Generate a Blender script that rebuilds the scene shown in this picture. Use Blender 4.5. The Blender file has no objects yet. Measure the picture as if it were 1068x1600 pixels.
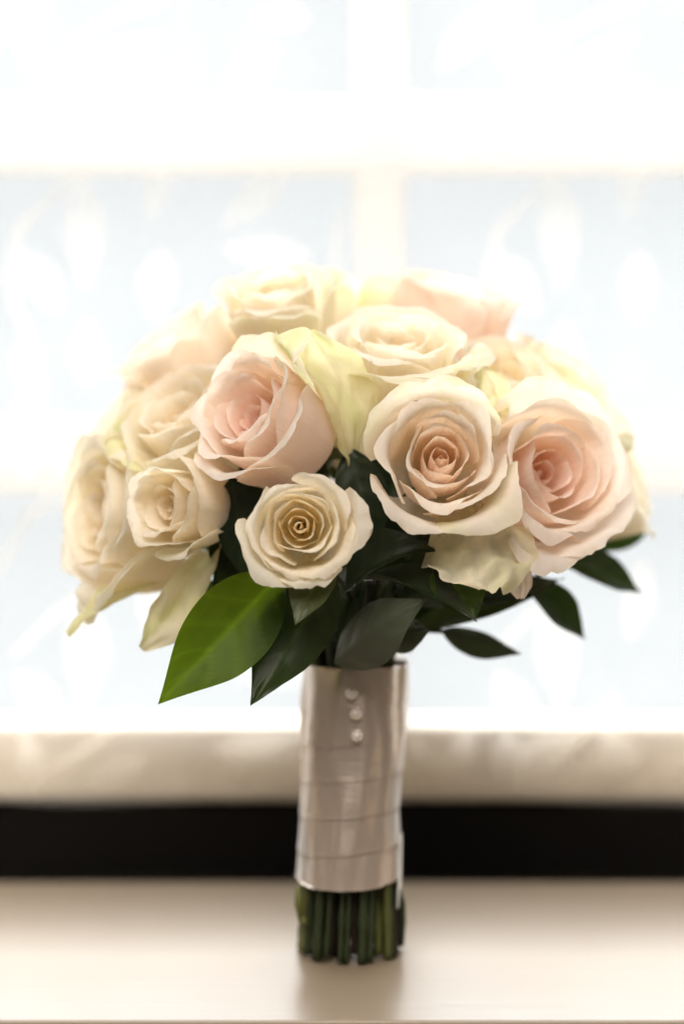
import bpy, math, random
import numpy as np
from mathutils import Vector, Matrix, noise

# ------------------------------------------------------------------ camera, world, light
scene = bpy.context.scene
COL = scene.collection
R = math.radians
PW, PH, LENS = 1068.0, 1600.0, 85.0
FPX = PH * LENS / 36.0
CAM = Vector((-0.004, -1.13, 0.2525))
PITCH = math.atan(150.0 / FPX)

cd = bpy.data.cameras.new('camera')
cam = bpy.data.objects.new('camera', cd)
COL.objects.link(cam)
cam.location = CAM
cam.rotation_euler = (math.pi / 2 - PITCH, 0, 0)
cd.sensor_fit = 'VERTICAL'
cd.sensor_height = 36.0
cd.sensor_width = 24.0
cd.lens = LENS
cd.clip_start = 0.05
cd.clip_end = 60
cd.dof.use_dof = True
cd.dof.focus_distance = 1.045
cd.dof.aperture_fstop = 2.5
cd.dof.aperture_blades = 0
scene.camera = cam

world = bpy.data.worlds.new('World')
scene.world = world
world.use_nodes = True
bg = world.node_tree.nodes['Background']
bg.inputs[0].default_value = (1.0, 0.83, 0.66, 1)     # dim warm room behind the camera
bg.inputs[1].default_value = 0.12


def area(name, loc, target, sx, sy, energy, color):
    ld = bpy.data.lights.new(name, 'AREA')
    ld.shape = 'RECTANGLE'
    ld.size, ld.size_y, ld.energy, ld.color = sx, sy, energy, color
    lo = bpy.data.objects.new(name, ld)
    COL.objects.link(lo)
    lo.location = loc
    lo.rotation_euler = (Vector(target) - Vector(loc)).to_track_quat('-Z', 'Y').to_euler()
    return lo


# daylight from the upper sky outside the window
area('daylight_lamp', (0.0, 3.2, 3.6), (0, 0.2, 0.3), 8.0, 5.6, 1150, (0.98, 0.985, 1.0))
# added soft fill for unseen warm room light, from above and in front
area('room_fill_light', (-0.15, -1.35, 1.45), (0, 0, 0.2), 1.6, 1.2, 37, (1.0, 0.905, 0.81))

vs = scene.view_settings
vs.view_transform = 'Standard'
vs.look = 'None'
vs.exposure = 0.32
vs.gamma = 1.0
cy = scene.cycles
cy.max_bounces = 14
cy.diffuse_bounces = 8
cy.glossy_bounces = 4
cy.transmission_bounces = 10
cy.transparent_max_bounces = 16
cy.sample_clamp_indirect = 6.0
cy.use_denoising = True
cy.use_adaptive_sampling = True
cy.adaptive_threshold = 0.03

# ------------------------------------------------------------------ helpers
CR, CU, CF = Vector((1, 0, 0)), Vector((0, math.sin(PITCH), math.cos(PITCH))), Vector((0, math.cos(PITCH), -math.sin(PITCH)))


def at(px, py, y):
    """world point that stands at depth y and appears at photo pixel px, py"""
    d = CF + CR * ((px - PW / 2) / FPX) + CU * ((PH / 2 - py) / FPX)
    return CAM + d * ((y - CAM.y) / d.y)


def tag(o, label=None, cat=None, group=None, kind=None):
    if label: o['label'] = label
    if cat: o['category'] = cat
    if group: o['group'] = group
    if kind: o['kind'] = kind
    return o


def mesh_obj(name, verts, faces, mat, parent=None, cols=None, uvs=None, smooth=True):
    me = bpy.data.meshes.new(name)
    me.from_pydata([tuple(v) for v in verts], [], faces)
    me.update()
    if smooth:
        me.polygons.foreach_set('use_smooth', [True] * len(me.polygons))
    if cols is not None:
        ca = me.color_attributes.new('Col', 'FLOAT_COLOR', 'POINT')
        ca.data.foreach_set('color', np.asarray(cols, dtype=np.float32).ravel())
    if uvs is not None:
        ul = me.uv_layers.new(name='UVMap')
        li = np.empty(len(me.loops), dtype=np.int32)
        me.loops.foreach_get('vertex_index', li)
        ul.data.foreach_set('uv', np.asarray(uvs, dtype=np.float32)[li].ravel())
    me.materials.append(mat)
    o = bpy.data.objects.new(name, me)
    COL.objects.link(o)
    if parent: o.parent = parent
    return o


def empty(name, parent=None, loc=(0, 0, 0)):
    o = bpy.data.objects.new(name, None)
    o.empty_display_size = 0.02
    COL.objects.link(o)
    o.location = loc
    if parent: o.parent = parent
    return o


def grid_faces(nu, nv, wrap=False):
    f = []
    for j in range(nv - 1):
        for i in range(nu - (0 if wrap else 1)):
            a, b = j * nu + i, j * nu + (i + 1) % nu
            f.append((a, b, b + nu, a + nu))
    return f


def box(name, x0, x1, y0, y1, z0, z1, mat, parent=None, bevel=0.0):
    v = [(x, y, z) for z in (z0, z1) for y in (y0, y1) for x in (x0, x1)]
    f = [(0, 2, 3, 1), (4, 5, 7, 6), (0, 1, 5, 4), (2, 6, 7, 3), (0, 4, 6, 2), (1, 3, 7, 5)]
    o = mesh_obj(name, v, f, mat, parent, smooth=False)
    if bevel:
        m = o.modifiers.new('bevel', 'BEVEL')
        m.width, m.segments = bevel, 4
    return o


def tube(name, pts, radii, mat, parent=None, n=10, cols=None):
    pts = [Vector(p) for p in pts]
    verts, faces = [], []
    up = Vector((0.31, 0.93, 0.11))
    for k, p in enumerate(pts):
        d = (pts[min(k + 1, len(pts) - 1)] - pts[max(k - 1, 0)]).normalized()
        a = d.cross(up).normalized()
        b = d.cross(a).normalized()
        for i in range(n):
            t = 2 * math.pi * i / n
            verts.append(p + (a * math.cos(t) + b * math.sin(t)) * radii[k])
    faces = grid_faces(n, len(pts), True)
    faces.append(tuple(range(n))[::-1])
    faces.append(tuple(range(len(verts) - n, len(verts))))
    return mesh_obj(name, verts, faces, mat, parent, cols=cols)


def spline(P, n):
    """Catmull-Rom through the rows of P, n samples"""
    P = np.asarray(P, float)
    Q = np.vstack([2 * P[0] - P[1], P, 2 * P[-1] - P[-2]])
    m = len(P) - 1
    t = np.linspace(0, m, n)
    k = np.minimum(t.astype(int), m - 1)
    f = (t - k)[:, None]
    a, b, c, d = Q[k], Q[k + 1], Q[k + 2], Q[k + 3]
    return 0.5 * (2 * b + (c - a) * f + (2 * a - 5 * b + 4 * c - d) * f ** 2 + (3 * b - a - 3 * c + d) * f ** 3)


# ------------------------------------------------------------------ materials
def new_mat(name):
    m = bpy.data.materials.new(name)
    m.use_nodes = True
    nt = m.node_tree
    nt.nodes.clear()
    out = nt.nodes.new('ShaderNodeOutputMaterial')
    return m, nt, out


def N(nt, t, **kw):
    n = nt.nodes.new(t)
    for k, v in kw.items(): setattr(n, k, v)
    return n


def thin_material(name, transl, trans_tint, rough, spec, bump, vein_scale, back_col=None, hue_noise=0.0, bump_scale=40, sheen=0.0):
    """petals and leaves: surface colour from the 'Col' attribute, light shining through the blade"""
    m, nt, out = new_mat(name)
    L = nt.links.new
    col = N(nt, 'ShaderNodeAttribute', attribute_name='Col')
    uv = N(nt, 'ShaderNodeUVMap')
    mp = N(nt, 'ShaderNodeMapping')
    mp.inputs['Scale'].default_value = (vein_scale, 2.0, 1)
    L(uv.outputs[0], mp.inputs[0])
    nz = N(nt, 'ShaderNodeTexNoise')
    nz.inputs['Scale'].default_value = 1.0
    nz.inputs['Detail'].default_value = 4
    L(mp.outputs[0], nz.inputs[0])
    tc = N(nt, 'ShaderNodeTexCoord')
    n2 = N(nt, 'ShaderNodeTexNoise')
    n2.inputs['Scale'].default_value = bump_scale
    n2.inputs['Detail'].default_value = 5
    L(tc.outputs['Object'], n2.inputs[0])
    # pigment mottling
    ml = N(nt, 'ShaderNodeMix', data_type='RGBA', blend_type='MULTIPLY')
    ml.inputs[0].default_value = hue_noise
    L(col.outputs['Color'], ml.inputs[6])
    rp = N(nt, 'ShaderNodeValToRGB')
    rp.color_ramp.elements[0].position = 0.3
    rp.color_ramp.elements[0].color = (0.93, 0.89, 0.80, 1)
    rp.color_ramp.elements[1].position = 0.62
    rp.color_ramp.elements[1].color = (1, 1, 1, 1)
    ad = N(nt, 'ShaderNodeMath', operation='MULTIPLY_ADD')
    ad.inputs[1].default_value = 0.5
    L(nz.outputs[0], ad.inputs[0])
    h2 = N(nt, 'ShaderNodeMath', operation='MULTIPLY')
    h2.inputs[1].default_value = 0.5
    L(n2.outputs[0], h2.inputs[0])
    L(h2.outputs[0], ad.inputs[2])
    L(ad.outputs[0], rp.inputs[0])
    L(rp.outputs[0], ml.inputs[7])
    base = ml.outputs[2]
    if back_col:
        gm = N(nt, 'ShaderNodeNewGeometry')
        bm = N(nt, 'ShaderNodeMix', data_type='RGBA')
        bm.inputs[7].default_value = (*back_col, 1)
        L(gm.outputs['Backfacing'], bm.inputs[0])
        L(base, bm.inputs[6])
        base = bm.outputs[2]
    bp = N(nt, 'ShaderNodeBump')
    bp.inputs['Strength'].default_value = bump
    bp.inputs['Distance'].default_value = 0.0012
    L(ad.outputs[0], bp.inputs['Height'])
    pr = N(nt, 'ShaderNodeBsdfPrincipled')
    pr.inputs['Roughness'].default_value = rough
    pr.inputs['Specular IOR Level'].default_value = spec
    pr.inputs['Sheen Weight'].default_value = sheen
    L(base, pr.inputs['Base Color'])
    L(bp.outputs[0], pr.inputs['Normal'])
    tt = N(nt, 'ShaderNodeMix', data_type='RGBA', blend_type='MULTIPLY')
    tt.inputs[0].default_value = 1.0
    tt.inputs[7].default_value = (*trans_tint, 1)
    L(ml.outputs[2], tt.inputs[6])
    tr = N(nt, 'ShaderNodeBsdfTranslucent')
    L(tt.outputs[2], tr.inputs[0])
    L(bp.outputs[0], tr.inputs['Normal'])
    mx = N(nt, 'ShaderNodeMixShader')
    mx.inputs[0].default_value = transl
    L(pr.outputs[0], mx.inputs[1])
    L(tr.outputs[0], mx.inputs[2])
    L(mx.outputs[0], out.inputs[0])
    return m


M_PETAL = thin_material('petal', 0.57, (1.0, 0.96, 0.86), 0.55, 0.25, 0.6, 30, hue_noise=0.5, bump_scale=90, sheen=0.1)
M_LEAF = thin_material('glossy_leaf', 0.16, (1.8, 2.2, 0.5), 0.42, 0.32, 0.30, 12, back_col=(0.075, 0.085, 0.058), hue_noise=0.6, bump_scale=60)
M_LEAF_LIT = thin_material('lit_leaf', 0.55, (6.5, 5.4, 0.9), 0.45, 0.2, 0.30, 12, hue_noise=0.6, bump_scale=60)  # lit copy of the leaf material, boosted tint stands in for backlight


def principled(name, color, rough, spec=0.5, noise_scale=None, noise_amt=0.0, bump=0.0, stretch=(1, 1, 1), dist=0.001, col2=None, coat=0.0):
    m, nt, out = new_mat(name)
    L = nt.links.new
    pr = N(nt, 'ShaderNodeBsdfPrincipled')
    pr.inputs['Base Color'].default_value = (*color, 1)
    pr.inputs['Roughness'].default_value = rough
    pr.inputs['Specular IOR Level'].default_value = spec
    pr.inputs['Coat Weight'].default_value = coat
    if noise_scale:
        tc = N(nt, 'ShaderNodeTexCoord')
        mp = N(nt, 'ShaderNodeMapping')
        mp.inputs['Scale'].default_value = stretch
        nz = N(nt, 'ShaderNodeTexNoise')
        nz.inputs['Scale'].default_value = noise_scale
        nz.inputs['Detail'].default_value = 6
        L(tc.outputs['Object'], mp.inputs[0])
        L(mp.outputs[0], nz.inputs[0])
        mx = N(nt, 'ShaderNodeMix', data_type='RGBA')
        mx.inputs[6].default_value = (*color, 1)
        mx.inputs[7].default_value = (*(col2 or [c * 0.6 for c in color]), 1)
        mr = N(nt, 'ShaderNodeMapRange')
        mr.inputs[1].default_value = 0.35
        mr.inputs[2].default_value = 0.7
        mr.inputs[4].default_value = noise_amt
        L(nz.outputs[0], mr.inputs[0])
        L(mr.outputs[0], mx.inputs[0])
        L(mx.outputs[2], pr.inputs['Base Color'])
        if bump:
            bp = N(nt, 'ShaderNodeBump')
            bp.inputs['Strength'].default_value = bump
            bp.inputs['Distance'].default_value = dist
            L(nz.outputs[0], bp.inputs['Height'])
            L(bp.outputs[0], pr.inputs['Normal'])
    L(pr.outputs[0], out.inputs[0])
    return m


M_SILL = principled('painted_sill', (0.275, 0.215, 0.152), 0.29, 0.5, 70, 0.25, 0.15, (0.06, 1.8, 1), 0.0006, col2=(0.235, 0.18, 0.125), coat=0.2)
M_NOSE = principled('sill_edge_wood', (0.36, 0.22, 0.12), 0.5, 0.4, 40, 0.7, 0.1, (0.1, 1, 1), 0.001)
M_DARK = principled('dark_stained_wood', (0.006, 0.005, 0.0045), 0.6, 0.15, 30, 0.8, 0.1, (0.1, 1, 1), 0.001)
M_WHITE, _nt, _out = new_mat('white_bar_glow')  # translucency added so the bars glow as if brightly lit
_p = N(_nt, 'ShaderNodeBsdfPrincipled')
_p.inputs['Base Color'].default_value = (0.88, 0.88, 0.875, 1)
_p.inputs['Roughness'].default_value = 0.45
_t = N(_nt, 'ShaderNodeBsdfTranslucent')
_t.inputs[0].default_value = (0.95, 0.94, 0.92, 1)
_m = N(_nt, 'ShaderNodeMixShader')
_m.inputs[0].default_value = 0.29
_nt.links.new(_p.outputs[0], _m.inputs[1])
_nt.links.new(_t.outputs[0], _m.inputs[2])
_nt.links.new(_m.outputs[0], _out.inputs[0])
M_CREAMPAINT = principled('cream_rail_paint', (0.84, 0.75, 0.62), 0.5, 0.4, 20, 0.3, 0.05)
M_STEM = principled('green_stem', (0.020, 0.030, 0.008), 0.5, 0.4, 120, 0.8, 0.3, (1, 1, 0.15), 0.001, col2=(0.012, 0.02, 0.006))
M_STEM_BROWN = principled('brown_stem', (0.020, 0.011, 0.007), 0.5, 0.35, 120, 0.8, 0.3, (1, 1, 0.15), 0.001, col2=(0.022, 0.014, 0.008))
M_STEM_PALE = principled('pale_stem', (0.11, 0.12, 0.03), 0.5, 0.4, 120, 0.8, 0.3, (1, 1, 0.15), 0.001, col2=(0.03, 0.04, 0.012))
M_CALYX = principled('calyx_green', (0.12, 0.17, 0.04), 0.5, 0.3, 80, 0.6)


def satin_material():
    m, nt, out = new_mat('ivory_satin')
    L = nt.links.new
    tc = N(nt, 'ShaderNodeTexCoord')
    mp = N(nt, 'ShaderNodeMapping')
    mp.inputs['Scale'].default_value = (1, 1, 3.5)
    nz = N(nt, 'ShaderNodeTexNoise')
    nz.inputs['Scale'].default_value = 60
    nz.inputs['Detail'].default_value = 3
    L(tc.outputs['Object'], mp.inputs[0])
    L(mp.outputs[0], nz.inputs[0])
    bp = N(nt, 'ShaderNodeBump')
    bp.inputs['Strength'].default_value = 0.4
    bp.inputs['Distance'].default_value = 0.0008
    L(nz.outputs[0], bp.inputs['Height'])
    pr = N(nt, 'ShaderNodeBsdfPrincipled')
    pr.inputs['Base Color'].default_value = (0.74, 0.64, 0.55, 1)
    pr.inputs['Roughness'].default_value = 0.32
    pr.inputs['Metallic'].default_value = 0.75
    pr.inputs['Specular IOR Level'].default_value = 0.8
    pr.inputs['Sheen Weight'].default_value = 0.8
    pr.inputs['Sheen Roughness'].default_value = 0.4
    L(bp.outputs[0], pr.inputs['Normal'])
    tr = N(nt, 'ShaderNodeBsdfTranslucent')
    tr.inputs[0].default_value = (0.8, 0.7, 0.6, 1)
    mx = N(nt, 'ShaderNodeMixShader')
    mx.inputs[0].default_value = 0.12
    L(pr.outputs[0], mx.inputs[1])
    L(tr.outputs[0], mx.inputs[2])
    L(mx.outputs[0], out.inputs[0])
    return m


M_SATIN = satin_material()


def pearl_material():
    m, nt, out = new_mat('pearl')
    pr = N(nt, 'ShaderNodeBsdfPrincipled')
    pr.inputs['Base Color'].default_value = (0.80, 0.74, 0.68, 1)
    pr.inputs['Roughness'].default_value = 0.18
    pr.inputs['Transmission Weight'].default_value = 0.15
    pr.inputs['Coat Weight'].default_value = 0.8
    pr.inputs['Specular IOR Level'].default_value = 0.9
    nt.links.new(pr.outputs[0], out.inputs[0])
    return m


M_PEARL = pearl_material()


def sheer_material(name, clear, color, refl):
    m, nt, out = new_mat(name)
    L = nt.links.new
    tp = N(nt, 'ShaderNodeBsdfTransparent')
    tr = N(nt, 'ShaderNodeBsdfTranslucent')
    tr.inputs[0].default_value = (*color, 1)
    df = N(nt, 'ShaderNodeBsdfDiffuse')
    df.inputs[0].default_value = (*color, 1)
    m1 = N(nt, 'ShaderNodeMixShader')
    m1.inputs[0].default_value = refl
    L(tr.outputs[0], m1.inputs[1])
    L(df.outputs[0], m1.inputs[2])
    m2 = N(nt, 'ShaderNodeMixShader')
    # fine weave
    tc = N(nt, 'ShaderNodeTexCoord')
    nz = N(nt, 'ShaderNodeTexNoise')
    nz.inputs['Scale'].default_value = 35
    nz.inputs['Detail'].default_value = 3
    L(tc.outputs['Object'], nz.inputs[0])
    mr = N(nt, 'ShaderNodeMapRange')
    mr.inputs[3].default_value = 1 - clear + 0.05
    mr.inputs[4].default_value = 1 - clear - 0.05
    L(nz.outputs[0], mr.inputs[0])
    L(mr.outputs[0], m2.inputs[0])
    L(tp.outputs[0], m2.inputs[1])
    L(m1.outputs[0], m2.inputs[2])
    L(m2.outputs[0], out.inputs[0])
    return m


M_SHEER = sheer_material('sheer_voile', 0.89, (0.94, 0.945, 0.945), 0.5)
M_MOTIF = sheer_material('woven_leaf_thread', 0.80, (0.97, 0.91, 0.81), 0.25)
M_TWIG = sheer_material('woven_twig_thread', 0.76, (0.95, 0.87, 0.73), 0.3)


def glass_material():
    m, nt, out = new_mat('window_glass')
    tp = N(nt, 'ShaderNodeBsdfTransparent')
    tp.inputs[0].default_value = (0.97, 0.985, 0.98, 1)
    gl = N(nt, 'ShaderNodeBsdfGlossy')
    gl.inputs['Roughness'].default_value = 0.02
    mx = N(nt, 'ShaderNodeMixShader')
    mx.inputs[0].default_value = 0.05
    nt.links.new(tp.outputs[0], mx.inputs[1])
    nt.links.new(gl.outputs[0], mx.inputs[2])
    nt.links.new(mx.outputs[0], out.inputs[0])
    return m


M_GLASS = glass_material()


def sky_material():
    m, nt, out = new_mat('bright_overcast_sky')
    em = N(nt, 'ShaderNodeEmission')
    em.inputs[0].default_value = (0.93, 0.965, 0.99, 1)
    em.inputs[1].default_value = 0.77
    nt.links.new(em.outputs[0], out.inputs[0])
    return m


M_SKY = sky_material()

# ------------------------------------------------------------------ setting
YS = 0.173          # back edge of the sill
YF = -0.1285        # front edge
YC = 0.215          # shade
YW = 0.257           # window bars

sky = mesh_obj('sky', [(-10, 6, -3.5), (10, 6, -3.5), (10, 6, 10), (-10, 6, 10)], [(0, 1, 2, 3)], M_SKY, smooth=False)
tag(sky, kind='structure')

sill = box('window_sill', -1.5, 1.5, YF, YS, -0.022, 0.0, M_SILL, bevel=0.0016)
tag(sill, kind='structure')
box('front_edge', -1.5, 1.5, YF + 0.0015, YF + 0.02, -0.06, -0.0225, M_NOSE, sill)

# window: dark bottom rail, white bars, panes
win = empty('window', loc=(0, YW, 0))
tag(win, 'white barred window with dark bottom rail behind the sheer shade', 'window')


def wbox(name, x0, x1, y0, y1, z0, z1, mat, bevel=0.0):
    o = box(name, x0, x1, y0 - YW, y1 - YW, z0, z1, mat, win, bevel)
    return o


ZRAIL = at(534, 1256, YC + 0.0125).z
wbox('bottom_rail', -1.5, 1.5, YS + 0.064, YS + 0.09, -0.03, ZRAIL, M_DARK)
wbox('sill_gap_board', -1.5, 1.5, YS + 0.001, YS + 0.0615, -0.03, -0.004, M_DARK)
zt = lambda py: at(534, py, YW - 0.012).z
xt = lambda px: at(px, 400, YW - 0.012).x
bars_h = [(1250, 1128), (770, 655), (268, 152)]
rows = []
for (p0, p1) in bars_h:
    rows.append((zt(p0), zt(p1)))
step = rows[2][0] - rows[1][0]
for k in range(1, 8):
    rows.append((rows[2][0] + k * step, rows[2][1] + k * step))
cx0, cx1 = xt(553), xt(632)
cw = 0.27
cols_v = [(cx0 + k * cw, cx1 + k * cw) for k in range(-5, 6)]
for i, (a, b) in enumerate(rows):
    if i == 0: a = ZRAIL + 0.001
    wbox('glazing_bar' if i else 'lower_rail', -1.5, 1.5, YW - 0.012 if i else YC + 0.0125, YW + 0.02, a, b, M_WHITE if i else M_CREAMPAINT, 0.004 if i else 0.006)
for i in range(len(rows) - 1):
    for (a, b) in cols_v:
        wbox('glazing_bar', a, b, YW - 0.009, YW + 0.017, rows[i][1] + 0.0003, rows[i + 1][0] - 0.0003, M_WHITE, 0.004)
    xs = [-1.5] + [v for c in cols_v for v in c] + [1.5]
    for k in range(0, len(xs), 2):
        a, b = xs[k] + 0.0005, xs[k + 1] - 0.0005
        if b - a < 0.02: continue
        o = mesh_obj('pane', [(a, 0.005, rows[i][1]), (b, 0.005, rows[i][1]), (b, 0.005, rows[i + 1][0]), (a, 0.005, rows[i + 1][0])], [(0, 1, 2, 3)], M_GLASS, win, smooth=False)


# sheer shade with woven leaves
def shade_y(x, z):
    return YC + 0.004 * math.sin(x * 9 + 1.0) + 0.0022 * math.sin(x * 23 + 2 + z * 3) + 0.0012 * math.sin(x * 47 + z * 7)


def hem_z(x):
    px = (x - at(534, 1250, YC).x) / (at(535, 1250, YC).x - at(534, 1250, YC).x) + 534
    row = 1250 + 5 * math.sin((px - 60) / 130.0) * (1 if px < 600 else 0.4) + 4 * max(0, (px - 600) / 468) + 3 * math.sin(px / 71)
    return at(534, row, YC).z


NX, NZ = 301, 60
verts, top = [], 2.0
for j in range(NZ):
    for i in range(NX):
        x = -1.5 + 3.0 * i / (NX - 1)
        z0 = hem_z(x)
        z = z0 + (top - z0) * (j / (NZ - 1)) ** 1.3
        verts.append((x, shade_y(x, z), z))
shade = mesh_obj('sheer_shade', verts, grid_faces(NX, NZ), M_SHEER)
tag(shade, 'sheer white leaf-patterned shade hanging across the window', 'shade')
# rolled bottom hem
hv = []
for i in range(NX):
    x = -1.5 + 3.0 * i / (NX - 1)
    z = hem_z(x)
    y = shade_y(x, z)
    hv += [(x, y - 0.0006, z - 0.0006), (x, y - 0.0012, z + 0.0035), (x, y - 0.0006, z + 0.007)]
mesh_obj('hem', hv, [(3 * i + k, 3 * i + 3 + k, 3 * i + 4 + k, 3 * i + 1 + k) for i in range(NX - 1) for k in (0, 1)], M_SHEER, shade)

PXC = at(535, 800, YC).x - at(534, 800, YC).x


def motif_leaf(b, t, w):
    P0, P1 = at(b[0], b[1], YC), at(t[0], t[1], YC)
    d = Vector((P1.x - P0.x, 0, P1.z - P0.z))
    ln = d.length
    d /= ln
    s = Vector((-d.z, 0, d.x))
    v, n = [], 12
    bend = random.uniform(-0.05, 0.05) * ln
    for j in range(n):
        q = j / (n - 1)
        hw = 0.5 * w * PXC * (math.sin(math.pi * q ** 0.85) ** 1.15) + 0.0004
        for k in (-1, 0, 1):
            p = Vector((P0.x, 0, P0.z)) + d * (ln * q) + s * (k * hw + bend * math.sin(math.pi * q))
            v.append((p.x, shade_y(p.x, p.z) - 0.0016, p.z))
    if min(p[2] - hem_z(p[0]) for p in v) < 0.001:
        v = [(p[0], p[1], max(p[2], hem_z(p[0]) + 0.001)) for p in v]
    mesh_obj('woven_leaf', v, grid_faces(3, n), M_MOTIF, shade)


def motif_twig(pts, w):
    P = spline([(at(a, b, YC).x, at(a, b, YC).z) for a, b in pts], 16)
    v = []
    for j in range(16):
        d = P[min(j + 1, 15)] - P[max(j - 1, 0)]
        d = d / (np.hypot(*d) + 1e-9)
        s = np.array([-d[1], d[0]])
        for k in (-0.5, 0.5):
            p = P[j] + s * k * w * PXC
            z = max(p[1], hem_z(p[0]) + 0.001)
            v.append((p[0], shade_y(p[0], z) - 0.0013, z))
    mesh_obj('woven_twig', v, grid_faces(2, 16), M_TWIG, shade)


random.seed(5)
TILE = [((48, -60), (42, 110), 58), ((126, 122), (245, 55), 42), ((127, 270), (133, 455), 62), ((258, 215), (235, 350), 46),
        ((450, 262), (340, 358), 52), ((485, 398), (343, 382), 52), ((30, 392), (96, 492), 52), ((255, 390), (245, 505), 52),
        ((430, 75), (345, 142), 42), ((345, 218), (548, 212), 46), ((485, 28), (395, 20), 36), ((30, 545), (70, 620), 44), ((140, 600), (135, 500), 46),
        ((545, 205), (668, 146), 62), ((616, 250), (722, 232), 42), ((752, 15), (681, 112), 48)]
for (b, t, w) in TILE:
    for dx in (-745, 0, 745):
        for dy in (-655, 0, 655):
            bb, t2 = (b[0] + dx, b[1] + dy), (t[0] + dx, t[1] + dy)
            if -450 < bb[0] < 1520 and -500 < bb[1] and max(bb[1], t2[1]) < 1150:
                motif_leaf(bb, t2, w)
for dx in (-745, 0, 745):
    for dy in (-655, 0, 655):
        for pts in ([(-14, 257), (67, 126), (147, 45), (253, 0)], [(25, 366), (60, 330), (122, 272)], [(40, 150), (110, 125), (190, 118), (260, 150)],
                    [(30, 366), (20, 450), (60, 560)], [(530, 330), (525, 420), (545, 520)]):
            pp = [(a + dx, c + dy) for a, c in pts]
            if max(c for a, c in pp) < 1130 and -500 < pp[0][0] < 1500 and min(c for a, c in pp) > -500:
                motif_twig(pp, 13)
for b, t, w in [((60, 1238), (40, 1130), 40), ((130, 1232), (235, 1180), 46), ((330, 1175), (480, 1150), 46), ((395, 1238), (480, 1172), 50), ((350, 1215), (440, 1160), 40),
                ((700, 1242), (735, 1130), 46), ((690, 1246), (640, 1150), 44), ((795, 1242), (790, 1135), 62), ((800, 1232), (900, 1140), 66), ((815, 1236), (1015, 1175), 60),
                ((985, 1225), (940, 1130), 60), ((1010, 1240), (1090, 1180), 50), ((540, 1236), (600, 1150), 40), ((-60, 1236), (-10, 1150), 44), ((1120, 1240), (1180, 1150), 44)]:
    motif_leaf(b, t, w)
motif_twig([(40, 1240), (75, 1205), (140, 1165), (210, 1110)], 13)
motif_twig([(800, 1243), (840, 1210), (910, 1150), (960, 1090)], 13)

# ------------------------------------------------------------------ bouquet
bouquet = empty('bridal_bouquet', loc=(0, 0, 0))
tag(bouquet, 'round bridal bouquet of cream and blush roses standing on the window sill', 'bouquet')
HUB = Vector((0.0, 0.0, 0.150))

CREAM = dict(core=(0.965, 0.88, 0.73), body=(0.97, 0.935, 0.855), rim=(0.975, 0.955, 0.915), base=(0.94, 0.91, 0.70))
PINK = dict(core=(0.97, 0.77, 0.71), body=(0.97, 0.885, 0.855), rim=(0.975, 0.935, 0.92), base=(0.95, 0.90, 0.76))
BLUSH = dict(core=(0.965, 0.81, 0.71), body=(0.97, 0.91, 0.855), rim=(0.975, 0.945, 0.91), base=(0.94, 0.90, 0.75))
YELLOW = dict(core=(0.975, 0.87, 0.62), body=(0.97, 0.935, 0.84), rim=(0.975, 0.955, 0.905), base=(0.95, 0.88, 0.60))
GREEN = np.array((0.80, 0.85, 0.50))


def lerp(a, b, t):
    return a + (b - a) * t


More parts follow.
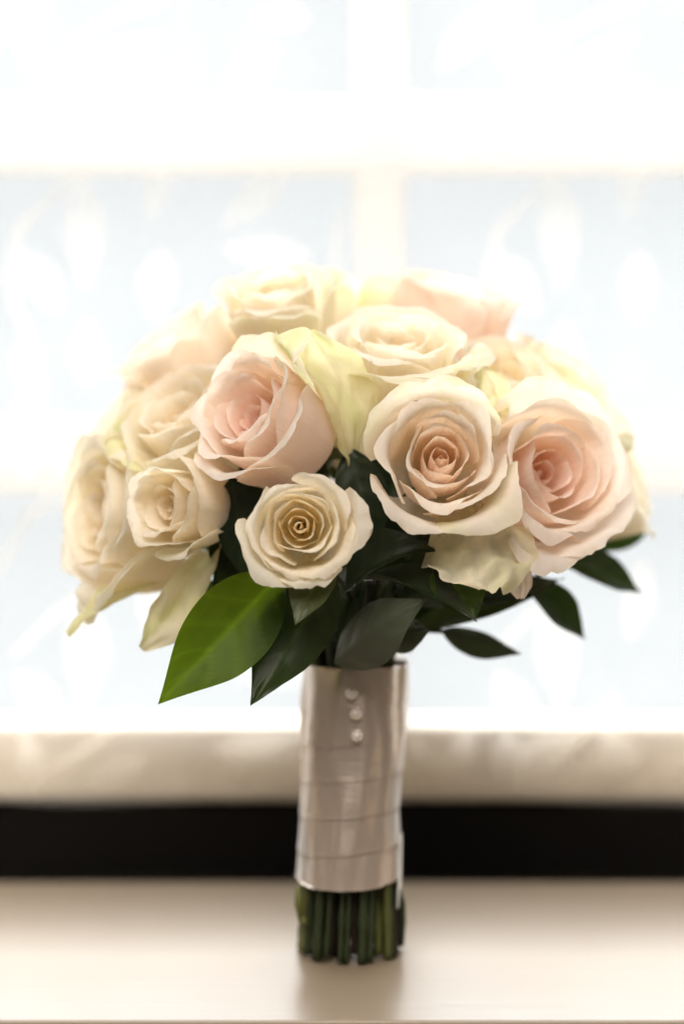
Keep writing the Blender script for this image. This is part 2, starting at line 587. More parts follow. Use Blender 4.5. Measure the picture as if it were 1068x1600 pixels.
def petal_mesh(rose, RR, H, t, theta, wid, pal, rng, openness, flare=None, green=0.0, length=1.0, ragged=1.0, nu=21, nv=15, tilt=0.0, mat=None, curl=1.0, name='petal', width_m=None, deep=0.2):
    """one petal in the rose's own frame: t = 0 heart, 1 outermost"""
    # mouth radius and profile
    rm = RR * lerp(0.05, 0.82, t ** 1.05) * lerp(0.86, 1.0, openness)
    top = H * (1.0 - deep * max(0.0, 1 - t / 0.65) ** 1.2 - 0.10 * openness * max(0, t - 0.5)) * length
    inner = [(0.06 * RR + 0.10 * RR * t, 0.02 * H), (rm * 0.80, 0.30 * top), (rm * 1.04, 0.62 * top), (rm * 0.95, 0.86 * top), (rm * lerp(0.35, 0.80, min(1, t * 4)), 1.0 * top)]
    mid = [(0.08 * RR + 0.08 * RR * t, 0.01 * H), (rm * 0.88, 0.28 * top), (rm * 1.02, 0.60 * top), (rm * 1.05, 0.85 * top), (rm * 1.09, 1.0 * top)]
    outer = [(0.10 * RR, 0.0), (rm * 0.85, 0.22 * top), (rm * 1.02, 0.55 * top), (rm * 1.16, 0.80 * top), (rm * 1.40, 0.88 * top)]
    droop = [(0.10 * RR, 0.0), (rm * 0.90, 0.12 * top), (rm * 1.20, 0.36 * top), (rm * 1.55, 0.46 * top), (rm * 2.0, 0.34 * top)]
    P = [np.array(q) for q in (inner, mid, outer, droop)]
    f = flare if flare is not None else (t / 0.55 if t < 0.55 else 1 + (t - 0.55) / 0.45 * lerp(0.0, 1.2, openness))
    f = max(0.0, min(2.999, f))
    k = int(f)
    prof = spline(P[k] * (1 - (f - k)) + P[min(k + 1, 3)] * (f - k), 64)
    s_r, s_z = prof[:, 0], prof[:, 1]
    roll = curl * lerp(0.02, 0.13, min(1, max(0, (t - 0.2) / 0.5))) * RR
    ph1, ph2, ph3 = rng.uniform(0, 6.28), rng.uniform(0, 6.28), rng.uniform(0, 6.28)
    off = Vector((rng.uniform(-50, 50), rng.uniform(-50, 50), rng.uniform(-50, 50)))
    point = rng.uniform(0.0, 0.15) * min(1, t * 1.4)
    lean = rng.uniform(-0.12, 0.12)
    corner = rng.uniform(0.6, 1.3)
    notch = rng.uniform(-0.7, 0.7)
    verts, cols, uvs = [], [], []
    core, body, rim, base = (np.array(pal[c]) for c in ('core', 'body', 'rim', 'base'))
    tint = rng.uniform(-0.03, 0.03)
    for j in range(nv):
        v = j / (nv - 1)
        v = 1 - (1 - v) ** 1.25
        for i in range(nu):
            u = 2 * i / (nu - 1) - 1
            au = abs(u)
            edge = 1 - 0.26 * au ** 3.0 + point * (1 - au) ** 1.5 - 0.03 * max(0, 1 - abs(u - notch) / 0.14) * ragged
            edge += ragged * (0.012 * math.sin(5 * u + ph1) + 0.006 * math.sin(13 * u + ph2) + 0.004 * math.sin(31 * u + ph3))
            vv = max(0.0, min(1.06, v * edge))
            x = min(63.0, vv * 63)
            a = int(x)
            fr = x - a
            b = min(63, a + 1)
            r = s_r[a] * (1 - fr) + s_r[b] * fr
            z = s_z[a] * (1 - fr) + s_z[b] * fr
            if vv > 1:
                r += (vv - 1) * (s_r[63] - s_r[60]) * 21
                z += (vv - 1) * (s_z[63] - s_z[60]) * 21
            shape = (0.30 + 0.70 * min(1, (vv / 0.55)) ** 0.7) * (1 - 0.10 * max(0, vv - 0.6) / 0.4)
            if width_m is None:
                ang = theta + lean * vv + u * wid * shape
            else:
                ang = theta + lean * vv + u * shape * width_m / max(r, 0.35 * RR)
            # imbricated: one margin tucks below its neighbour
            r += 0.035 * RR * u * min(1, t + 0.35) * vv
            # margins roll back and make the corners of a rose petal
            mg = max(0.0, (au - 0.55) / 0.45) ** 1.6 * corner
            r += roll * mg * vv ** 1.5
            z -= roll * 0.75 * mg * vv ** 2
            # lip
            lip = max(0.0, (vv - 0.86) / 0.14) ** 2
            r += roll * 0.50 * lip * (0.6 + 0.4 * math.sin(3 * u + ph2))
            z -= roll * 0.40 * lip
            # ripples and dents
            r += RR * (0.014 * ragged * vv ** 3 * math.sin(4.5 * u + ph1) + 0.004 * ragged * vv ** 5 * math.sin(13 * u + ph3)) * min(1, 0.3 + t)
            q = Vector((u * 1.6, vv * 1.8, 0)) + off
            dn = noise.noise(q) * 0.045 + noise.noise(q * 2.7) * 0.014 + noise.noise(q * 6.0) * 0.006 * vv
            r += RR * dn * (0.35 + t) * vv
            z += RR * 0.035 * noise.noise(q * 1.7 + Vector((9, 3, 5))) * vv * (0.4 + t)
            verts.append(Vector((r * math.cos(ang), r * math.sin(ang), z)))
            # pigment, plus painted edge light at the margin
            c = core * (1 - min(1, t * 1.5)) + body * min(1, t * 1.5)
            wb = max(0, 1 - vv / 0.35)
            c = c * (1 - 0.7 * wb) + base * 0.7 * wb
            wr = max(0, (vv - 0.72) / 0.28) ** 1.5
            c = c * (1 - 0.7 * wr) + rim * 0.7 * wr
            g = green * max(0.0, min(1.0, 0.30 + 0.9 * abs(vv - 0.35) + 1.2 * noise.noise(q * 1.3 + Vector((3, 7, 1)))))
            rg = ragged * 0.7 * max(0, (v - 0.93) / 0.07) * min(0.9, max(0, noise.noise(q * 4.0 + Vector((1, 2, 8))) - 0.02))
            c = c * (1 - g) + GREEN * g
            c = c * (1 - rg) + np.array((0.62, 0.54, 0.30)) * rg
            c = np.clip(c * (1 + tint), 0, 0.98)
            we = max(0, (v - 0.955) / 0.045)  # pale margin: lighter pigment that also paints light caught on the rim
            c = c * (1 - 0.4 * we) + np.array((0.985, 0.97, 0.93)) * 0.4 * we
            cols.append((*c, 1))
            uvs.append((0.5 + 0.5 * u * shape, vv))
    if tilt:
        ax = Vector((-math.sin(theta), math.cos(theta), 0))
        M = Matrix.Rotation(-tilt, 3, ax)
        verts = [M @ p for p in verts]
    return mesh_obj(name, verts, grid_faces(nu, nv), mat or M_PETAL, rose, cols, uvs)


ROSES = {}


def make_rose(key, px, py, y, axis, rad, pal, label, n=26, openness=0.6, seed=1, height=None, guards=(), spin=0.0, inner_wid=1.75, outer_wid=0.95, ragged=1.0, deep=0.2, curl=1.0):
    rng = random.Random(seed)
    RR, H = rad, height or rad * 1.45
    ax = Vector(axis).normalized()
    cen = at(px, py, y)
    base = cen - ax * (H * 0.80)
    rot = ax.to_track_quat('Z', 'Y').to_matrix()
    rot = rot @ Matrix.Rotation(spin, 3, 'Z')
    # receptacle and calyx: the rose's own mesh
    v, nn = [], 12
    prof = [(0.0, -0.30), (0.10, -0.29), (0.20, -0.20), (0.23, -0.08), (0.20, 0.02), (0.06, 0.05)]
    for (r_, z_) in prof:
        for i in range(nn):
            a = 2 * math.pi * i / nn
            v.append((r_ * RR * math.cos(a) + 1e-5 * math.cos(a), r_ * RR * math.sin(a) + 1e-5 * math.sin(a), z_ * RR))
    rose = mesh_obj('rose', v, grid_faces(nn, len(prof), True), M_CALYX, bouquet)
    rose.matrix_world = Matrix.Translation(base) @ rot.to_4x4()
    rose['label'] = label
    th = rng.uniform(0, 6.28)
    for k in range(n):
        t = k / (n - 1)
        th += 2.39996 + rng.uniform(-0.22, 0.22)
        wid = lerp(inner_wid, outer_wid, min(1, t * 1.2))
        det = t > 0.25
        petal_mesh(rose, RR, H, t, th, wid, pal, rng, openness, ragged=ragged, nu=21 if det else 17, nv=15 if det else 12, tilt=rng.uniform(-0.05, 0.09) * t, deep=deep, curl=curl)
    inv = rot.transposed()
    for gd in guards:
        w = inv @ Vector(gd['dir'])
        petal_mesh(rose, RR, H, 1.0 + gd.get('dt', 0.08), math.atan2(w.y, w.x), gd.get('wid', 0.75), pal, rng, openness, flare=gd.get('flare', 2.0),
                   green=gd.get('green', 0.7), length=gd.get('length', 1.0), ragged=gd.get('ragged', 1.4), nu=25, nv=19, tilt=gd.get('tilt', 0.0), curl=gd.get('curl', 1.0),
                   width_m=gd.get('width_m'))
    # five sepals folded back
    for s in range(5):
        a = s * 2 * math.pi / 5 + rng.uniform(-0.2, 0.2)
        sv, cc, uu = [], [], []
        for j in range(7):
            q = j / 6
            rr = RR * (0.20 + 0.30 * q)
            zz = RR * (-0.04 - 0.45 * q ** 1.5)
            hw = RR * 0.10 * (1 - q) ** 0.7 + 0.0002
            for e in (-1, 0, 1):
                sv.append((rr * math.cos(a) - e * hw * math.sin(a), rr * math.sin(a) + e * hw * math.cos(a), zz + abs(e) * hw * 0.3))
                cc.append((0.12, 0.17, 0.045, 1))
                uu.append((0.5 + e * 0.5, q))
        mesh_obj('sepal', sv, grid_faces(3, 7), M_LEAF, rose, cc, uu)
    ROSES[key] = (base, ax, RR)
    return rose


make_rose('A', 392, 645, -0.066, (-0.56, -0.74, 0.38), 0.0350, PINK, 'blush pink cupped rose turned to the left, with a large smooth outer petal', n=20, openness=0.05, seed=11, height=0.060, deep=0.34,
          guards=[dict(dir=(0.3, 0.2, 1), flare=1.5, green=0.4, length=1.0, wid=0.9), dict(dir=(1, 0.1, 0.6), flare=1.7, green=0.8, length=1.12, wid=0.55, curl=1.6),
                  dict(dir=(0.7, -0.5, -0.6), flare=1.15, green=0.05, wid=1.1, length=0.98), dict(dir=(-0.2, 0, -1), flare=1.3, green=0.05, wid=0.9)])
make_rose('B', 690, 712, -0.086, (0.03, -0.94, 0.27), 0.0325, BLUSH, 'pale peach open rose facing forward in the middle', n=19, openness=0.42, seed=23, height=0.052, deep=0.22,
          guards=[dict(dir=(-0.7, 0, 0.8), flare=1.6, green=0.35, wid=0.8, length=0.95), dict(dir=(0.3, 0, 1), flare=1.45, green=0.45, wid=0.8, length=0.92), dict(dir=(-0.5, 0, -1), flare=1.7, green=0.0, wid=0.8, length=1.0),
                  dict(dir=(0.55, 0, -0.9), flare=2.0, green=0.45, wid=0.95, length=1.0)])
make_rose('C', 862, 735, -0.058, (0.40, -0.86, 0.24), 0.0405, PINK, 'blush pink rose with deep rosy heart at the right', n=19, openness=0.22, seed=37, height=0.060, deep=0.36,
          guards=[dict(dir=(-0.5, 0, -1), flare=1.7, green=0.0, wid=0.8, length=1.0), dict(dir=(0.5, 0.0, -0.9), flare=1.5, green=0.0, wid=0.9), dict(dir=(0.2, 0.3, 1), flare=1.5, green=0.25, wid=0.9)])
make_rose('D', 468, 822, -0.102, (-0.02, -0.985, 0.06), 0.0262, YELLOW, 'small cream rose with yellow heart facing forward above the leaves', n=19, openness=0.42, seed=42, height=0.029, ragged=1.2, deep=0.02,
          guards=[dict(dir=(1, 0, -0.1), flare=1.6, green=0.0, wid=0.7, length=1.05), dict(dir=(-0.8, 0, -0.6), flare=1.6, green=0.0, wid=0.8), dict(dir=(0.2, 0, -1), flare=1.5, green=0.2, wid=0.6)])
make_rose('E', 262, 790, -0.064, (-0.56, -0.82, 0.05), 0.0250, CREAM, 'small half open cream rose turned to the left', n=16, openness=0.10, seed=53, height=0.048, ragged=1.5, deep=0.3,
          guards=[dict(dir=(0.2, -0.3, -1), flare=1.4, green=0.3, wid=0.8, length=0.92), dict(dir=(0.5, -0.5, 0.3), flare=1.1, green=0.0, wid=1.1, length=0.95)])
make_rose('F', 166, 800, -0.014, (-0.84, -0.46, 0.14), 0.0455, CREAM, 'large cream rose seen from its side at the far left', n=20, openness=0.30, seed=67, height=0.064,
          guards=[dict(dir=(0.0, -0.6, -1), flare=1.8, green=0.25, wid=0.8, length=1.05)])
make_rose('G', 283, 648, -0.024, (-0.45, -0.52, 0.72), 0.0335, CREAM, 'cream rose tucked behind the blush rose at upper left', n=18, openness=0.4, seed=71, height=0.050,
          guards=[dict(dir=(-0.8, -0.4, 0), flare=1.9, green=0.8, wid=0.6, length=1.02), dict(dir=(0.2, -1, -0.3), flare=1.6, green=0.2, wid=0.9)])
make_rose('H', 268, 545, 0.026, (-0.58, -0.18, 0.80), 0.037, BLUSH, 'soft cream rose leaning out at the upper left edge', n=18, openness=0.3, seed=83, height=0.056)
make_rose('I', 432, 462, 0.005, (-0.12, -0.42, 0.90), 0.031, CREAM, 'cream rose opening upward at the top of the bouquet', n=19, openness=0.5, seed=97, height=0.046,
          guards=[dict(dir=(0, -1, -0.2), flare=1.7, green=0.35, wid=0.8), dict(dir=(1, -0.2, 0.2), flare=1.4, green=0.6, wid=0.7)])
make_rose('J', 622, 542, -0.033, (0.03, -0.46, 0.89), 0.0345, CREAM, 'wide open cream rose at the upper middle with layered rims', n=20, openness=0.60, seed=101, height=0.046,
          guards=[dict(dir=(0.9, -0.4, 0.1), flare=1.8, green=0.2, wid=0.7), dict(dir=(0.1, -1, 0), flare=1.7, green=0.3, wid=0.9), dict(dir=(0.9, -0.8, -0.4), flare=1.7, green=0.6, wid=0.45)])
make_rose('K', 708, 468, 0.050, (0.22, -0.15, 0.96), 0.0385, PINK, 'soft blush rose at the back of the top', n=18, openness=0.38, seed=113, height=0.060)
make_rose('L', 872, 600, 0.030, (0.58, -0.30, 0.76), 0.042, YELLOW, 'creamy yellow rose behind the blush rose at upper right', n=18, openness=0.4, seed=127, height=0.054,
          guards=[dict(dir=(0.8, -0.5, 0), flare=1.8, green=0.5, wid=0.7)])
make_rose('M', 975, 755, 0.040, (0.90, -0.20, 0.30), 0.038, CREAM, 'white rose half hidden at the far right edge', n=16, openness=0.3, seed=131, height=0.050)
make_rose('N', 556, 480, 0.075, (0.05, 0.25, 0.96), 0.030, CREAM, 'pale rose with greenish petals peeping between the top roses', n=16, openness=0.4, seed=139, height=0.048,
          guards=[dict(dir=(-0.6, -0.6, 0), flare=1.3, green=0.9, wid=0.8, length=1.1), dict(dir=(0.7, -0.6, 0), flare=1.4, green=0.9, wid=0.8, length=1.08)])
make_rose('O', 345, 545, 0.05, (-0.2, 0.1, 0.97), 0.034, CREAM, 'pale rose deep between the upper left roses', n=15, openness=0.4, seed=149, height=0.050)
make_rose('P', 785, 590, 0.0, (0.3, -0.5, 0.8), 0.031, YELLOW, 'creamy rose wedged between the forward peach and right blush roses', n=15, openness=0.3, seed=151, height=0.048,
          guards=[dict(dir=(-0.8, -0.4, 0.3), flare=1.4, green=0.5, wid=0.5, length=1.1)])
make_rose('R', 190, 655, 0.030, (-0.80, -0.15, 0.58), 0.036, CREAM, 'pale rose half hidden between the side-on rose and the upper left rose', n=15, openness=0.4, seed=171, height=0.050,
          guards=[dict(dir=(-0.5, -0.8, 0.3), flare=1.9, green=0.9, wid=0.5, length=1.05)])
make_rose('Q', 530, 625, -0.02, (0.0, -0.6, 0.8), 0.030, CREAM, 'cream rose sunk between the upper middle roses', n=14, openness=0.3, seed=163, height=0.046)


# ------------------------------------------------------------------ leaves and loose petals
def blade(name, b, t, width, nrm, arch, cup, mat, col, parent=None, outline='leaf', curl_tip=0.0, seed=0, nu=17, nv=41, wave=0.0, crease=0.0, twist=0.0, mottled=None, label=None):
    rng = random.Random(seed)
    b, t = Vector(b), Vector(t)
    d = t - b
    ln = d.length
    d.normalize()
    nrm = Vector(nrm)
    nrm = (nrm - d * nrm.dot(d)).normalized()
    side = d.cross(nrm)
    off = Vector((rng.uniform(-50, 50), rng.uniform(-50, 50), 0))
    ph = rng.uniform(0, 6)
    verts, cols, uvs = [], [], []
    for j in range(nv):
        q = j / (nv - 1)
        if outline == 'leaf':
            hw = math.sin(math.pi * min(1, q ** 0.85)) ** 0.85
            hw *= 1 - 0.45 * max(0, (q - 0.62) / 0.38) ** 1.5
            hw = max(hw, 0.03 * (1 - q))
        else:
            hw = min(1, (q / 0.5)) ** 0.6 * (0.25 + 0.75 * (1 - max(0, (q - 0.62) / 0.38) ** 2.2)) if q > 0 else 0.12
        tw = twist * q
        for i in range(nu):
            u = 2 * i / (nu - 1) - 1
            s = u * hw * width / 2
            if mottled is not None:
                s *= 1 + 0.16 * noise.noise(Vector((q * 9, 2 if u > 0 else 7, 1)) + off) * abs(u)
            h = arch * ln * 4 * q * (1 - q) - curl_tip * ln * max(0, q - 0.6) ** 2 * 4
            h += cup * width * (u * hw) ** 2 + crease * width * abs(u) * hw
            h += wave * width * (math.sin(9 * q + ph + 1.5 * u) * abs(u) + 0.6 * math.sin(17 * q + 2 * ph) * u * abs(u))
            h += (0.16 * width * noise.noise(Vector((u * 2.6, q * 5.5, 0)) + off) * min(1, q * 3) + 0.05 * width * noise.noise(Vector((u * 6, q * 12, 3)) + off) if mottled is not None else 0.012 * width * max(0, math.sin(34 * (q - 0.20 * abs(u)))) ** 2)
            h += 0.05 * width * noise.noise(Vector((u * 1.3, q * 3, 0)) + off)
            sd = side * math.cos(tw) + nrm * math.sin(tw)
            nm = nrm * math.cos(tw) - side * math.sin(tw)
            verts.append(b + d * (ln * q) + sd * s + nm * h)
            c = np.array(col)
            if mottled is not None:
                m_ = max(0, min(1, 0.4 + 1.5 * noise.noise(Vector((u * 1.5, q * 2.5, 4)) + off)))
                c = c * (1 - m_) + np.array(mottled) * m_
            else:
                rib = math.exp(-(u * hw * 14) ** 2) * (1 - q * 0.6)
                sv = 0.22 * max(0, math.sin(34 * (q - 0.20 * abs(u)))) ** 6
                c = c * (1 + 0.7 * rib + sv)
            cols.append((*c, 1))
            uvs.append((0.5 + 0.5 * u * hw, q))
    o = mesh_obj(name, verts, grid_faces(nu, nv), mat, parent or bouquet, cols, uvs)
    if label: o['label'] = label
    return o


G1, G2, G3 = (0.030, 0.060, 0.012), (0.018, 0.030, 0.009), (0.014, 0.023, 0.011)


def leaf(bx, by, byy, tx, ty, tyy, wpx, nrm, arch=0.06, cup=0.12, col=G2, seed=1, label=None, curl_tip=0.0, twist=0.0, wave=0.02, crease=0.10, mat=None):
    return blade('leaf', at(bx, by, byy), at(tx, ty, tyy), wpx * 0.00029, nrm, arch, cup, mat or M_LEAF, col, None, 'leaf', curl_tip, seed, wave=wave, crease=crease, twist=twist, label=label)


FRONT = (0, -1, 0.15)
leaf(440, 895, -0.060, 246, 1101, -0.085, 128, (0.25, -1, 0.25), 0.07, 0.10, (0.030, 0.060, 0.008), 3, 'large bright green leaf lit through, pointing down left', mat=M_LEAF_LIT)
leaf(520, 895, -0.055, 391, 1102, -0.082, 112, (-0.25, -1, 0.2), -0.03, 0.12, G2, 4, 'dark broad leaf pointing down beside the bright green leaf')
leaf(514, 880, -0.085, 461, 976, -0.100, 68, (-0.3, -1, 0.3), 0.05, 0.10, (0.06, 0.075, 0.035), 5)
leaf(362, 745, -0.055, 380, 905, -0.050, 75, (0.3, -1, 0), 0.03, 0.1, G3, 6)
leaf(545, 700, -0.050, 590, 860, -0.050, 80, (0, -1, 0), 0.03, 0.1, G3, 7)
leaf(538, 925, -0.060, 690, 850, -0.075, 80, (-0.2, -0.8, 0.8), 0.14, 0.3, G3, 8, 'dark leaf curled over under the peach rose', 0.1)
leaf(522, 1035, -0.045, 665, 935, -0.080, 95, (0.3, 0.9, -0.25), -0.10, 0.15, G3, 9, 'grey green leaf showing its pale underside')
leaf(560, 905, -0.050, 745, 972, -0.088, 70, (0.1, -0.45, 0.9), 0.10, 0.2, G3, 10)
leaf(690, 885, -0.060, 742, 972, -0.078, 90, (0.3, -1, 0.2), 0.06, 0.1, G1, 11)
leaf(600, 930, -0.030, 880, 905, -0.010, 95, (0, -0.7, 0.7), -0.04, 0.1, G3, 12)
leaf(640, 985, -0.02, 870, 915, -0.005, 50, (0.1, -0.9, 0.5), 0.05, 0.1, (0.05, 0.06, 0.04), 13)
leaf(690, 985, -0.015, 815, 1022, -0.01, 46, (0.1, 0.9, -0.4), 0.06, 0.1, G3, 14)
leaf(820, 905, 0.0, 914, 1000, 0.012, 62, (0.4, -0.9, 0.3), 0.06, 0.1, G2, 15)
leaf(860, 865, 0.02, 1003, 928, 0.03, 66, (0.1, -0.8, 0.6), 0.05, 0.12, G2, 16)
leaf(930, 860, 0.045, 1014, 829, 0.055, 48, (0, -0.8, 0.5), 0.05, 0.12, (0.03, 0.07, 0.02), 17)
leaf(400, 905, -0.020, 255, 985, -0.01, 55, (0, -0.8, 0.5), 0.05, 0.12, (0.06, 0.075, 0.045), 18)
leaf(520, 800, -0.020, 700, 900, -0.020, 130, (0, -1, 0.3), 0.05, 0.12, G3, 19)
leaf(420, 860, -0.030, 330, 940, -0.030, 90, (0, -1, 0.3), 0.05, 0.12, G3, 20)
leaf(560, 880, 0.01, 470, 1000, 0.01, 95, (0, -1, 0.3), 0.05, 0.12, G3, 21)
leaf(600, 880, 0.02, 760, 960, 0.04, 95, (0, -1, 0.3), 0.05, 0.12, G3, 22)
leaf(560, 880, 0.05, 330, 930, 0.06, 100, (0, -1, 0.5), 0.05, 0.12, G3, 23)
leaf(560, 880, -0.03, 520, 1010, -0.040, 70, (-0.4, -1, 0.1), 0.05, 0.12, G3, 24)
leaf(640, 780, -0.035, 830, 935, -0.030, 150, (0, -1, 0.1), 0.03, 0.1, G3, 26)  # added dark filler leaves, blocking window light between roses and stems
leaf(500, 700, -0.030, 400, 800, -0.045, 110, (0, -1, 0.1), 0.03, 0.1, G3, 27)
leaf(350, 800, -0.030, 420, 900, -0.030, 120, (0, -1, 0.1), 0.03, 0.1, G3, 28)
leaf(560, 860, 0.03, 600, 1045, 0.018, 130, (0, -1, 0.1), 0.03, 0.1, G3, 29)
leaf(520, 860, 0.03, 510, 1040, 0.015, 110, (0, -1, 0.1), 0.03, 0.1, G3, 30)
leaf(640, 860, 0.02, 640, 1020, 0.015, 100, (0, -1, 0.1), 0.03, 0.1, G3, 31)
leaf(460, 725, -0.036, 355, 805, -0.036, 95, (0, -1, 0.1), 0.03, 0.1, G3, 32)
leaf(640, 700, -0.03, 560, 880, -0.030, 120, (0, -1, 0.1), 0.05, 0.12, G3, 25)


def loose(bx, by, byy, tx, ty, tyy, wpx, nrm, arch, cup, col, mott, seed, wave=0.05, twist=0.0, curl_tip=0.0, label=None):
    return blade('drooping_petal', at(bx, by, byy), at(tx, ty, tyy), wpx * 0.00029, nrm, arch, cup, M_PETAL, col, None, 'petal', curl_tip, seed, wave=wave, twist=twist, mottled=mott, label=label)


PC, PG = (0.92, 0.88, 0.72), (0.78, 0.80, 0.48)
loose(350, 850, -0.035, 222, 1014, -0.050, 66, (-0.45, -0.9, 0.1), 0.08, 0.45, PC, PG, 31, 0.22, 0.9, label='drooping greenish cream petal hanging under the left roses')
loose(300, 880, -0.030, 262, 1000, -0.040, 60, (0.35, -0.9, 0.1), 0.08, 0.3, PC, PG, 36, 0.14, -0.4)
loose(270, 905, -0.020, 106, 992, -0.030, 40, (0.1, -0.5, 0.9), 0.12, 0.3, (0.84, 0.82, 0.56), PG, 32, 0.06, label='thin curled petal pointing down left')
loose(725, 775, -0.066, 768, 926, -0.090, 165, (0.15, -1, -0.1), 0.06, -0.14, PC, (0.80, 0.79, 0.55), 33, 0.10)
loose(800, 810, -0.055, 812, 936, -0.070, 48, (0.2, -1, 0), 0.05, -0.2, (0.93, 0.83, 0.77), (0.94, 0.87, 0.81), 34, 0.03)
leaf(575, 990, -0.040, 672, 985, -0.058, 56, (0.2, 0.9, -0.3), 0.08, 0.2, G3, 35)
loose(548, 745, -0.045, 478, 518, -0.052, 100, (0.75, -0.7, 0.2), 0.16, 0.30, (0.90, 0.89, 0.64), (0.80, 0.84, 0.50), 37, 0.05, 0.5, label='tall pale green guard petal standing beside the blush rose')
loose(765, 690, -0.040, 752, 572, -0.045, 60, (0.4, -0.9, 0.2), 0.08, 0.3, (0.92, 0.90, 0.68), (0.84, 0.86, 0.54), 38, 0.05)
# ------------------------------------------------------------------ stems
rng = random.Random(77)
mats = [M_STEM, M_STEM, M_STEM_BROWN, M_STEM_PALE]
ends = []
for ring, nr in ((0.0203, 24), (0.0150, 16), (0.0085, 8)):
    for k in range(nr):
        a = 2 * math.pi * (k + 0.35 * (nr % 3)) / nr + rng.uniform(-0.12, 0.12)
        ends.append((ring * math.cos(a), ring * math.sin(a) * 1.25))
keys = list(ROSES)
order = sorted(range(len(ends)), key=lambda i: ends[i][1])
# give each rose the stem end that lies on its own side of the bundle
free = list(range(len(ends)))
pairs = {}
for kx in sorted(keys, key=lambda q: -abs(ROSES[q][0].x)):
    bx = ROSES[kx][0]
    tgt = Vector((bx.x, bx.y)).normalized() * 0.019
    i = min(free, key=lambda i: (ends[i][0] - tgt.x) ** 2 + (ends[i][1] - tgt.y) ** 2)
    free.remove(i)
    pairs[i] = kx
for i, (ex, ey) in enumerate(ends):
    zb = 0.0003 + abs(rng.gauss(0, 0.0014))
    a0 = math.atan2(ey / 1.25, ex)
    tw = 0.25
    rr = math.hypot(ex, ey / 1.25)
    low = Vector((ex * 1.14 + rng.uniform(-1, 1) * 0.0012, ey * 1.08, zb))
    midp = Vector((rr * 0.90 * math.cos(a0 + tw * 0.5), rr * 1.12 * math.sin(a0 + tw * 0.5), 0.075))
    hub = Vector((rr * 0.93 * math.cos(a0 + tw), rr * 1.05 * math.sin(a0 + tw), 0.138))
    pts = [low, low.lerp(midp, 0.35) + Vector((rng.uniform(-1, 1), rng.uniform(-1, 1), 0)) * 0.0006, midp, hub]
    if i in pairs:
        base, ax, RR = ROSES[pairs[i]]
        tip = base - ax * (RR * 0.25)
        pts += [hub.lerp(tip, 0.45) + Vector((0, 0, 0.006)), tip]
    else:
        pts += [hub + Vector((hub.x * 1.0, hub.y * 1.0, 0.040))]
    P = spline([tuple(p) for p in pts], 26)
    r0 = rng.uniform(0.0013, 0.0024)
    rad = [r0 * (1 + 0.05 * math.sin(k * 1.7 + i)) * (1.10 if k == 0 else 1) for k in range(26)]
    nd = rng.randrange(2, 6)
    rad[nd] *= 1.35
    tube('stem', P, rad, rng.choice([M_STEM, M_STEM, M_STEM_BROWN, M_STEM_BROWN, M_STEM_PALE]), bouquet)
# thin side sprig on the right of the bundle
tube('sprig', [at(622, 1388, -0.008), at(628, 1410, -0.009), at(630, 1440, -0.009), at(627, 1470, -0.009)], [0.0012, 0.0016, 0.0012, 0.0014], M_STEM, bouquet, 8)
for k, (a, b, r_) in enumerate([((466, 1385), (470, 1440), 0.0016), ((472, 1432), (480, 1446), 0.0014)]):
    tube('sprig', [at(*a, -0.016), at((a[0] + b[0]) / 2 - 2, (a[1] + b[1]) / 2, -0.017), at(*b, -0.016)], [r_, r_ * 1.2, r_ * 0.8], M_STEM_PALE, bouquet, 8)

for pts in ([(600, 985, -0.005), (680, 975, -0.008), (760, 940, -0.006), (830, 908, 0.0), (870, 872, 0.02), (935, 858, 0.045)], [(630, 990, -0.006), (665, 985, -0.012), (695, 987, -0.015)],
            [(590, 1010, -0.004), (560, 940, -0.02), (480, 905, -0.045), (440, 893, -0.060)], [(570, 1010, -0.006), (545, 930, -0.04), (520, 893, -0.056)]):
    P = spline([tuple(at(*p)) for p in pts], 16)
    tube('twig', P, [0.0011 + 0.0004 * (1 - k / 15) for k in range(16)], M_STEM, bouquet, 8)

# ------------------------------------------------------------------ satin wrap and pearl pins
ZT, ZB = at(548, 1046, -0.028).z, at(548, 1391, -0.033).z


def wrap_radius(a, z):
    s = (z - ZB) / (ZT - ZB)
    r = 0.0238 + 0.0010 * s ** 2
    p = Vector((math.cos(a) * 2.2, math.sin(a) * 2.2, z * 22))
    r += 0.0016 * noise.noise(p) + 0.0008 * noise.noise(p * 2.1 + Vector((4, 1, 7)))
    r += 0.0003 * math.cos(11 * a + 3 * s)
    return r


def wrap_depth(z):
    s = max(0.0, min(1.0, (z - ZB) / (ZT - ZB)))
    return 1.42 - 0.26 * s


def wrap_center(z):
    s = (z - ZB) / (ZT - ZB)
    return -0.0012 + 0.0036 * s


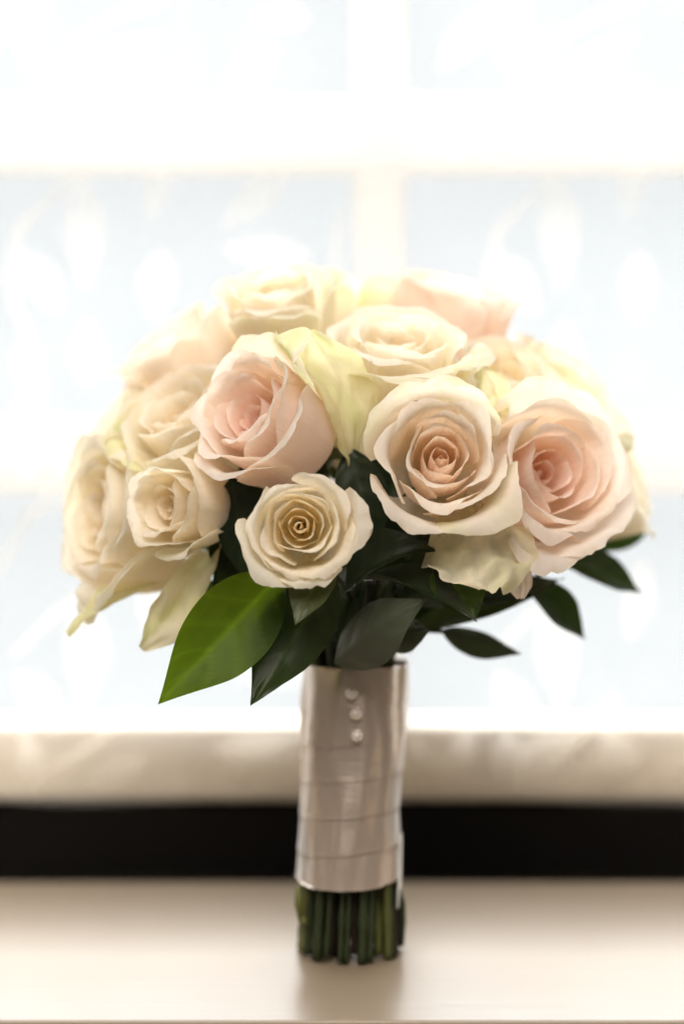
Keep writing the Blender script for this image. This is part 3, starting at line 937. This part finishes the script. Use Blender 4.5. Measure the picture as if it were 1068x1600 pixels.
def band(name, z0, z1, slope, lift, parent, nu=96, nv=9, a0=0.0, a1=2 * math.pi):
    v = []
    full = abs(a1 - a0 - 2 * math.pi) < 1e-6
    for j in range(nv):
        q = j / (nv - 1)
        for i in range(nu):
            a = a0 + (a1 - a0) * i / (nu if full else nu - 1)
            z = z0 + (z1 - z0) * q + slope * math.cos(a + 0.4)
            z = max(ZB - 0.0005, min(ZT + 0.0005, z))
            r = wrap_radius(a, z) + lift - 0.0006 * q + 0.00025 * noise.noise(Vector((math.cos(a) * 3, math.sin(a) * 3, z * 60)))
            v.append((wrap_center(z) + r * math.cos(a), r * math.sin(a) * wrap_depth(z), z))
    return mesh_obj(name, v, grid_faces(nu, nv, full), M_SATIN, parent)


wrap = band('ribbon_wrap', ZB, ZT, 0.0, -0.0008, bouquet, nv=30)
wrap['label'] = 'ivory satin ribbon wrapped around the stems'
nb = 6
hb = (ZT - ZB) / nb
for k in range(nb):
    z1 = ZT - k * hb
    band('ribbon_turn', z1 - hb * 1.12, z1 + (0.004 if k == 0 else 0), 0.0026, 0.0002, wrap)
# tucked ribbon tail at the right, hanging just below the wrap
ez = at(620, 1418, -0.012).z
tv = []
for j in range(8):
    z = ZB + 0.022 + (ez - ZB - 0.022) * j / 7
    for i in range(5):
        a = R(-26) + R(16) * i / 4
        r = wrap_radius(a, max(z, ZB)) + 0.0018
        tv.append((wrap_center(z) + r * math.cos(a), r * math.sin(a) * wrap_depth(z), z))
mesh_obj('ribbon_tail', tv, grid_faces(5, 8), M_SATIN, wrap)


def sphere(name, c, r, mat, parent, nu=20, nv=12):
    v = []
    for j in range(nv):
        ph = math.pi * (j + 0.02) / (nv - 0.96)
        for i in range(nu):
            a = 2 * math.pi * i / nu
            v.append((c[0] + r * math.sin(ph) * math.cos(a), c[1] + r * math.sin(ph) * math.sin(a), c[2] + r * math.cos(ph)))
    f = grid_faces(nu, nv, True) + [tuple(range(nu))[::-1], tuple(range(nu * (nv - 1), nu * nv))]
    return mesh_obj(name, v, f, mat, parent)


for (px, py) in ((549, 1084), (556, 1116), (557, 1150)):
    c = at(px, py, -0.0325)
    sphere('pearl_pin', c, 0.0028, M_PEARL, wrap)
